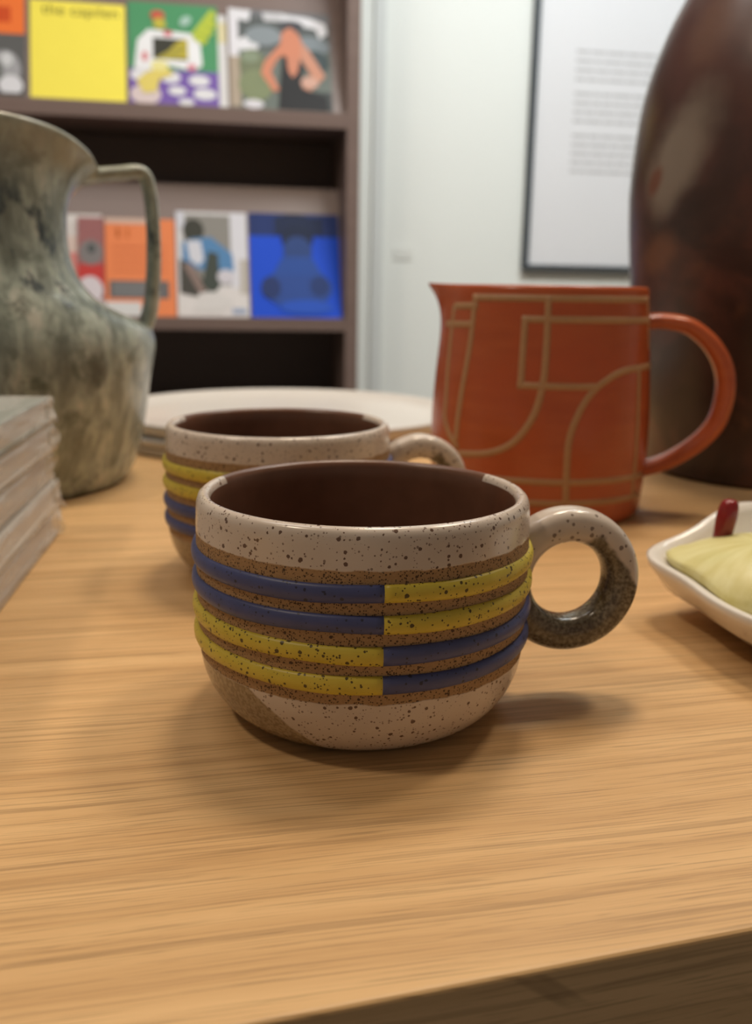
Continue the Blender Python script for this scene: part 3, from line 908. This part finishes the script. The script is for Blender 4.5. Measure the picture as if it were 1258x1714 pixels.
magazine('green and purple illustrated magazine with a white framed picture', -0.1150, 0.0830, Z1, 0.244, (0.075, 0.27, 0.125),
         [(rect(0, 0, 1, .34), (0.17, 0.10, 0.36)),
          (ell(.13, .28, .12, .06), WHITE), (ell(.46, .27, .11, .06), WHITE), (ell(.78, .25, .12, .055), WHITE), (ell(.53, .14, .10, .045), WHITE), (ell(.84, .12, .13, .055), WHITE), (ell(.63, .035, .09, .032), WHITE), (ell(.18, .09, .17, .10), (0.60, 0.50, 0.50)),
          ([(.06, .34), (.30, .32), (.34, .40), (.72, .34), (.82, .40), (.80, .64), (.72, .71), (.22, .73), (.10, .62)], (0.74, 0.74, 0.76)),
          (rect(.27, .44, .66, .65), (0.045, 0.045, 0.035)), ([(.34, .44), (.66, .46), (.66, .65), (.56, .63)], (0.46, 0.38, 0.05)), ([(.28, .44), (.50, .44), (.66, .56), (.58, .60)], (0.36, 0.31, 0.05)),
          (ell(.44, .70, .05, .03), (0.60, 0.12, 0.16)), (ell(.18, .46, .035, .05), (0.60, 0.20, 0.22)), (ell(.70, .375, .05, .035), (0.62, 0.22, 0.27)),
          ([(.16, .10), (.30, .12), (.34, .24), (.50, .30), (.40, .38), (.18, .30), (.08, .22)], (0.66, 0.54, 0.14)), (ell(.34, .375, .10, .05), (0.72, 0.66, 0.28)),
          (ell(.33, .87, .08, .05), (0.52, 0.10, 0.065)), (ell(.35, .79, .07, .055), (0.48, 0.42, 0.06)), (ell(.64, .83, .07, .045, rot=0.5), (0.36, 0.52, 0.45)),
          ([(.72, .66), (.84, .60), (.90, .66), (.80, .72)], (0.45, 0.52, 0.06)), ([(.76, .74), (.90, .68), (.96, .74), (.84, .80)], (0.45, 0.52, 0.06)), ([(.82, .82), (.94, .76), (1, .82), (.90, .88)], (0.45, 0.52, 0.06)), ([(.88, .90), (.97, .85), (1, .92), (.93, .96)], (0.40, 0.48, 0.08)),
          ([(.70, .70), (.74, .67), (.98, .93), (.93, .96)], (0.42, 0.50, 0.06))], dy=-0.001)
magazine('white-edged magazine peeping out behind the green and purple one', -0.100, 0.1035, Z1, 0.226, (0.62, 0.60, 0.60), [(rect(.88, .70, 1, .92), (0.62, 0.55, 0.34))], dy=0.0062, thick=0.005)
BLK = (0.028, 0.028, 0.03); SKIN = (0.56, 0.22, 0.135)
magazine('photo magazine of a person in a black top with raised arms', 0.1090, 0.3420, Z1, 0.2440, (0.14, 0.16, 0.145),
         [(rect(0, .60, 1, 1), (0.10, 0.11, 0.11)), ([(0, .95), (1, .88), (1, 1), (0, 1)], (0.16, 0.16, 0.17)), ([(.0, .90), (.20, .88), (.22, .99), (0, 1)], WHITE), ([(.35, .89), (.55, .90), (.55, .98), (.33, .98)], (0.52, 0.51, 0.53)), ([(.55, .88), (.86, .84), (.90, .74), (.98, .80), (.96, .90), (.80, .95), (.52, .97)], WHITE),
          (rect(0, .52, .09, .90), (0.66, 0.64, 0.68)), (rect(0, .02, .10, .52), (0.38, 0.31, 0.24)), ([(.08, .58), (.28, .60), (.30, .70), (.18, .74), (.08, .68)], WHITE),
          (ell(.34, .74, .18, .10), (0.23, 0.26, 0.28)), (ell(.80, .66, .20, .10), (0.20, 0.23, 0.25)), (ell(.62, .86, .12, .05), (0.07, 0.07, 0.08)),
          (ell(.22, .44, .13, .16), (0.16, 0.18, 0.11)), (ell(.25, .24, .17, .16), (0.20, 0.23, 0.13)), (ell(.20, .52, .09, .06), (0.22, 0.26, 0.18)), (ell(.22, .05, .10, .045), (0.60, 0.58, 0.62)), (ell(.84, .50, .14, .12), (0.06, 0.08, 0.085)),
          (rect(.48, 0, 1, .20), (0.06, 0.065, 0.065)), ([(.46, 0), (.96, 0), (.94, .16), (.70, .22), (.72, .44), (.66, .54), (.52, .54), (.49, .30)], BLK),
          ([(.52, .78), (.60, .84), (.68, .78), (.76, .60), (.66, .50), (.58, .54), (.48, .55)], SKIN),
          ([(.56, .54), (.70, .54), (.66, .38), (.61, .33), (.57, .40)], (0.54, 0.22, 0.14)),
          ([(.50, .66), (.58, .60), (.46, .50), (.40, .38), (.48, .20), (.42, .18), (.30, .36), (.34, .48)], SKIN),
          ([(.70, .70), (.78, .62), (.94, .36), (.78, .20), (.70, .24), (.72, .34), (.80, .36), (.70, .52)], (0.52, 0.25, 0.17)),
          (ell(.78, .29, .09, .06), (0.55, 0.33, 0.26))])
# lower row
magazine('white and red magazine seen through the pitcher handle', -0.305, -0.195, Z0, 0.245, (0.60, 0.55, 0.53),
         [(rect(0, .30, .62, .62), (0.60, 0.22, 0.20)), (rect(0, .62, .62, .78), (0.60, 0.47, 0.42)), (rect(0, .9, 1, 1), (0.64, 0.60, 0.58))], dy=0.0005)
magazine('dark red magazine with a round grey photograph beside the orange one', -0.249, -0.1900, Z0, 0.238, (0.30, 0.12, 0.12),
         [(rect(0, .30, 1, .52), (0.50, 0.045, 0.04)), (ell(.50, .64, .46, .13), (0.20, 0.18, 0.18)), (ell(.52, .68, .16, .05), (0.07, 0.08, 0.08)), (ell(.45, .26, .50, .14), (0.62, 0.56, 0.60)), (rect(0, 0, 1, .16), (0.55, 0.50, 0.50))], dy=-0.0070)
magazine('orange magazine with a dark block and a white patch, behind the pitcher handle', -0.1880, -0.0270, Z0, 0.2380, (0.76, 0.225, 0.085),
         [(rect(.05, .18, .90, .36), (0.13, 0.12, 0.12)), (rect(.10, .20, .80, .34), (0.17, 0.17, 0.175)), (rect(0, 0, .50, .145), (0.62, 0.61, 0.61)), (rect(0, .945, .66, 1), (0.60, 0.42, 0.34)), (rect(.16, .80, .21, .90), (0.45, 0.10, 0.02)), (rect(.30, .80, .34, .90), (0.55, 0.13, 0.03)),
          (rect(.10, .46, .88, .47), (0.62, 0.16, 0.06)), (rect(.10, .54, .88, .55), (0.62, 0.16, 0.06)), (rect(.10, .62, .88, .63), (0.62, 0.16, 0.06)), (rect(.10, .70, .88, .71), (0.62, 0.16, 0.06))], dy=-0.001)
magazine('magazine with a photograph of a seated person in a blue jacket', -0.0240, 0.1440, Z0, 0.2600, (0.62, 0.60, 0.61),
         [(rect(.0, .0, 1, .28), (0.66, 0.62, 0.61)), (rect(.10, .30, .78, .97), (0.25, 0.235, 0.215)), (rect(.76, .28, .98, 1), (0.64, 0.63, 0.68)), (rect(.88, .22, 1, .55), (0.46, 0.42, 0.38)),
          (rect(.0, .84, .12, 1), (0.60, 0.60, 0.66)), (ell(.24, .82, .15, .11), (0.05, 0.05, 0.04)),
          ([(.08, .70), (.22, .74), (.48, .76), (.78, .60), (.80, .44), (.62, .38), (.36, .44), (.08, .50)], (0.09, 0.22, 0.42)),
          ([(.14, .72), (.34, .72), (.38, .54), (.30, .48), (.18, .54)], (0.60, 0.60, 0.66)),
          ([(.04, .54), (.20, .50), (.44, .26), (.32, .18), (.04, .22)], (0.065, 0.060, 0.052)), ([(.08, .50), (.20, .50), (.40, .26), (.32, .20)], (0.24, 0.17, 0.15)),
          ([(.44, .62), (.58, .60), (.60, .30), (.50, .20), (.34, .30)], (0.055, 0.065, 0.055)), (ell(.68, .38, .12, .07), (0.58, 0.55, 0.60)), ([(.30, .22), (.56, .24), (.78, .14), (.60, .04), (.2, .05)], (0.62, 0.59, 0.58)), (rect(.76, .03, .96, .08), (0.30, 0.36, 0.50))])
NAVY = (0.020, 0.040, 0.16)
bars = []
for k in range(11):
    bars.append((rect(.03+k*.086, .80, .03+k*.086+(.030 if k % 3 else .045), .985), (0.016, 0.030, 0.115)))
magazine('deep blue magazine with a dark figure and tall narrow lettering', 0.1490, 0.3680, Z0, 0.2620, (0.010, 0.070, 0.58),
         [(rect(.0, .78, 1, 1), NAVY)] + bars + [(ell(.50, .90, .22, .10), (0.014, 0.022, 0.055)), (rect(.28, .79, .82, .96), (0.015, 0.024, 0.065)), (ell(.53, .76, .18, .14), (0.014, 0.022, 0.055)), (ell(.53, .64, .16, .14), (0.028, 0.060, 0.20)),
          (ell(.52, .28, .38, .20), (0.028, 0.070, 0.28)), ([(.36, .58), (.68, .58), (.80, .40), (.24, .40)], (0.026, 0.075, 0.31)), (ell(.22, .28, .11, .11), (0.022, 0.040, 0.14)), (ell(.76, .30, .11, .10), (0.022, 0.045, 0.16)), (ell(.60, .10, .30, .07), (0.022, 0.085, 0.48))])

# ------------------------------------------------------------------ framed text panel
M_FRAME = plain('dark_slate_frame', (0.045, 0.055, 0.065), 0.4, 0.08, 60)
M_MAT = plain('poster_paper', (0.76, 0.755, 0.78), 0.6, 0.02, 6)
M_TXT = plain('faint_grey_print', (0.47, 0.46, 0.47), 0.7, 0.02, 20)
fr = thing('framed_text_panel', 'white text panel in a thin dark frame hanging on the back wall', 'picture frame', (1.33, WB, 0.72))
def fx(x): return x-1.33
def fz(z): return z-0.72
FX0, FX1, FZ0, FZ1 = 0.9245, 1.78, 0.184, 1.33
bt = 0.015
box('frame_rail', fx(FX0), fx(FX1), -0.026, -0.001, fz(FZ0), fz(FZ0)+bt, M_FRAME, fr, 0.001)
box('frame_rail', fx(FX0), fx(FX1), -0.026, -0.001, fz(FZ1)-bt, fz(FZ1), M_FRAME, fr, 0.001)
box('frame_stile', fx(FX0), fx(FX0)+bt, -0.026, -0.001, fz(FZ0)+bt, fz(FZ1)-bt, M_FRAME, fr, 0.001)
box('frame_stile', fx(FX1)-bt, fx(FX1), -0.026, -0.001, fz(FZ0)+bt, fz(FZ1)-bt, M_FRAME, fr, 0.001)
box('printed_sheet', fx(FX0)+bt, fx(FX1)-bt, -0.010, -0.002, fz(FZ0)+bt, fz(FZ1)-bt, M_MAT, fr)
rnd = random.Random(11)
for (z_top, nl) in ((0.771, 4), (0.663, 4), (0.554, 5)):
    v = []; f = []
    for k in range(nl):
        zz = z_top - k*0.0235
        x = 1.053
        xe = 1.62 if k < nl-1 else 1.35
        while x < xe:
            w = rnd.uniform(0.02, 0.06)
            b0 = len(v)
            for (a, b) in ((x, zz), (min(x+w, xe), zz), (min(x+w, xe), zz-0.0075), (x, zz-0.0075)):
                v.append((fx(a), -0.0103, fz(b)))
            f.append((b0, b0+1, b0+2, b0+3))
            x += w+0.004
    me = bpy.data.meshes.new('text_paragraph'); me.from_pydata(v, [], f); me.update()
    o = link('text_paragraph', me, M_TXT, fr, smooth=False)
pl = box('wall_label', 0.552, 0.607, WB-0.003, WB, 0.205, 0.236, plain('label_card', (0.74, 0.75, 0.72), 0.5, 0.02, 40), bev=0.0005)
pl['label'] = 'tiny pale card stuck on the white wall between bookcase and frame'; pl['category'] = 'wall label'
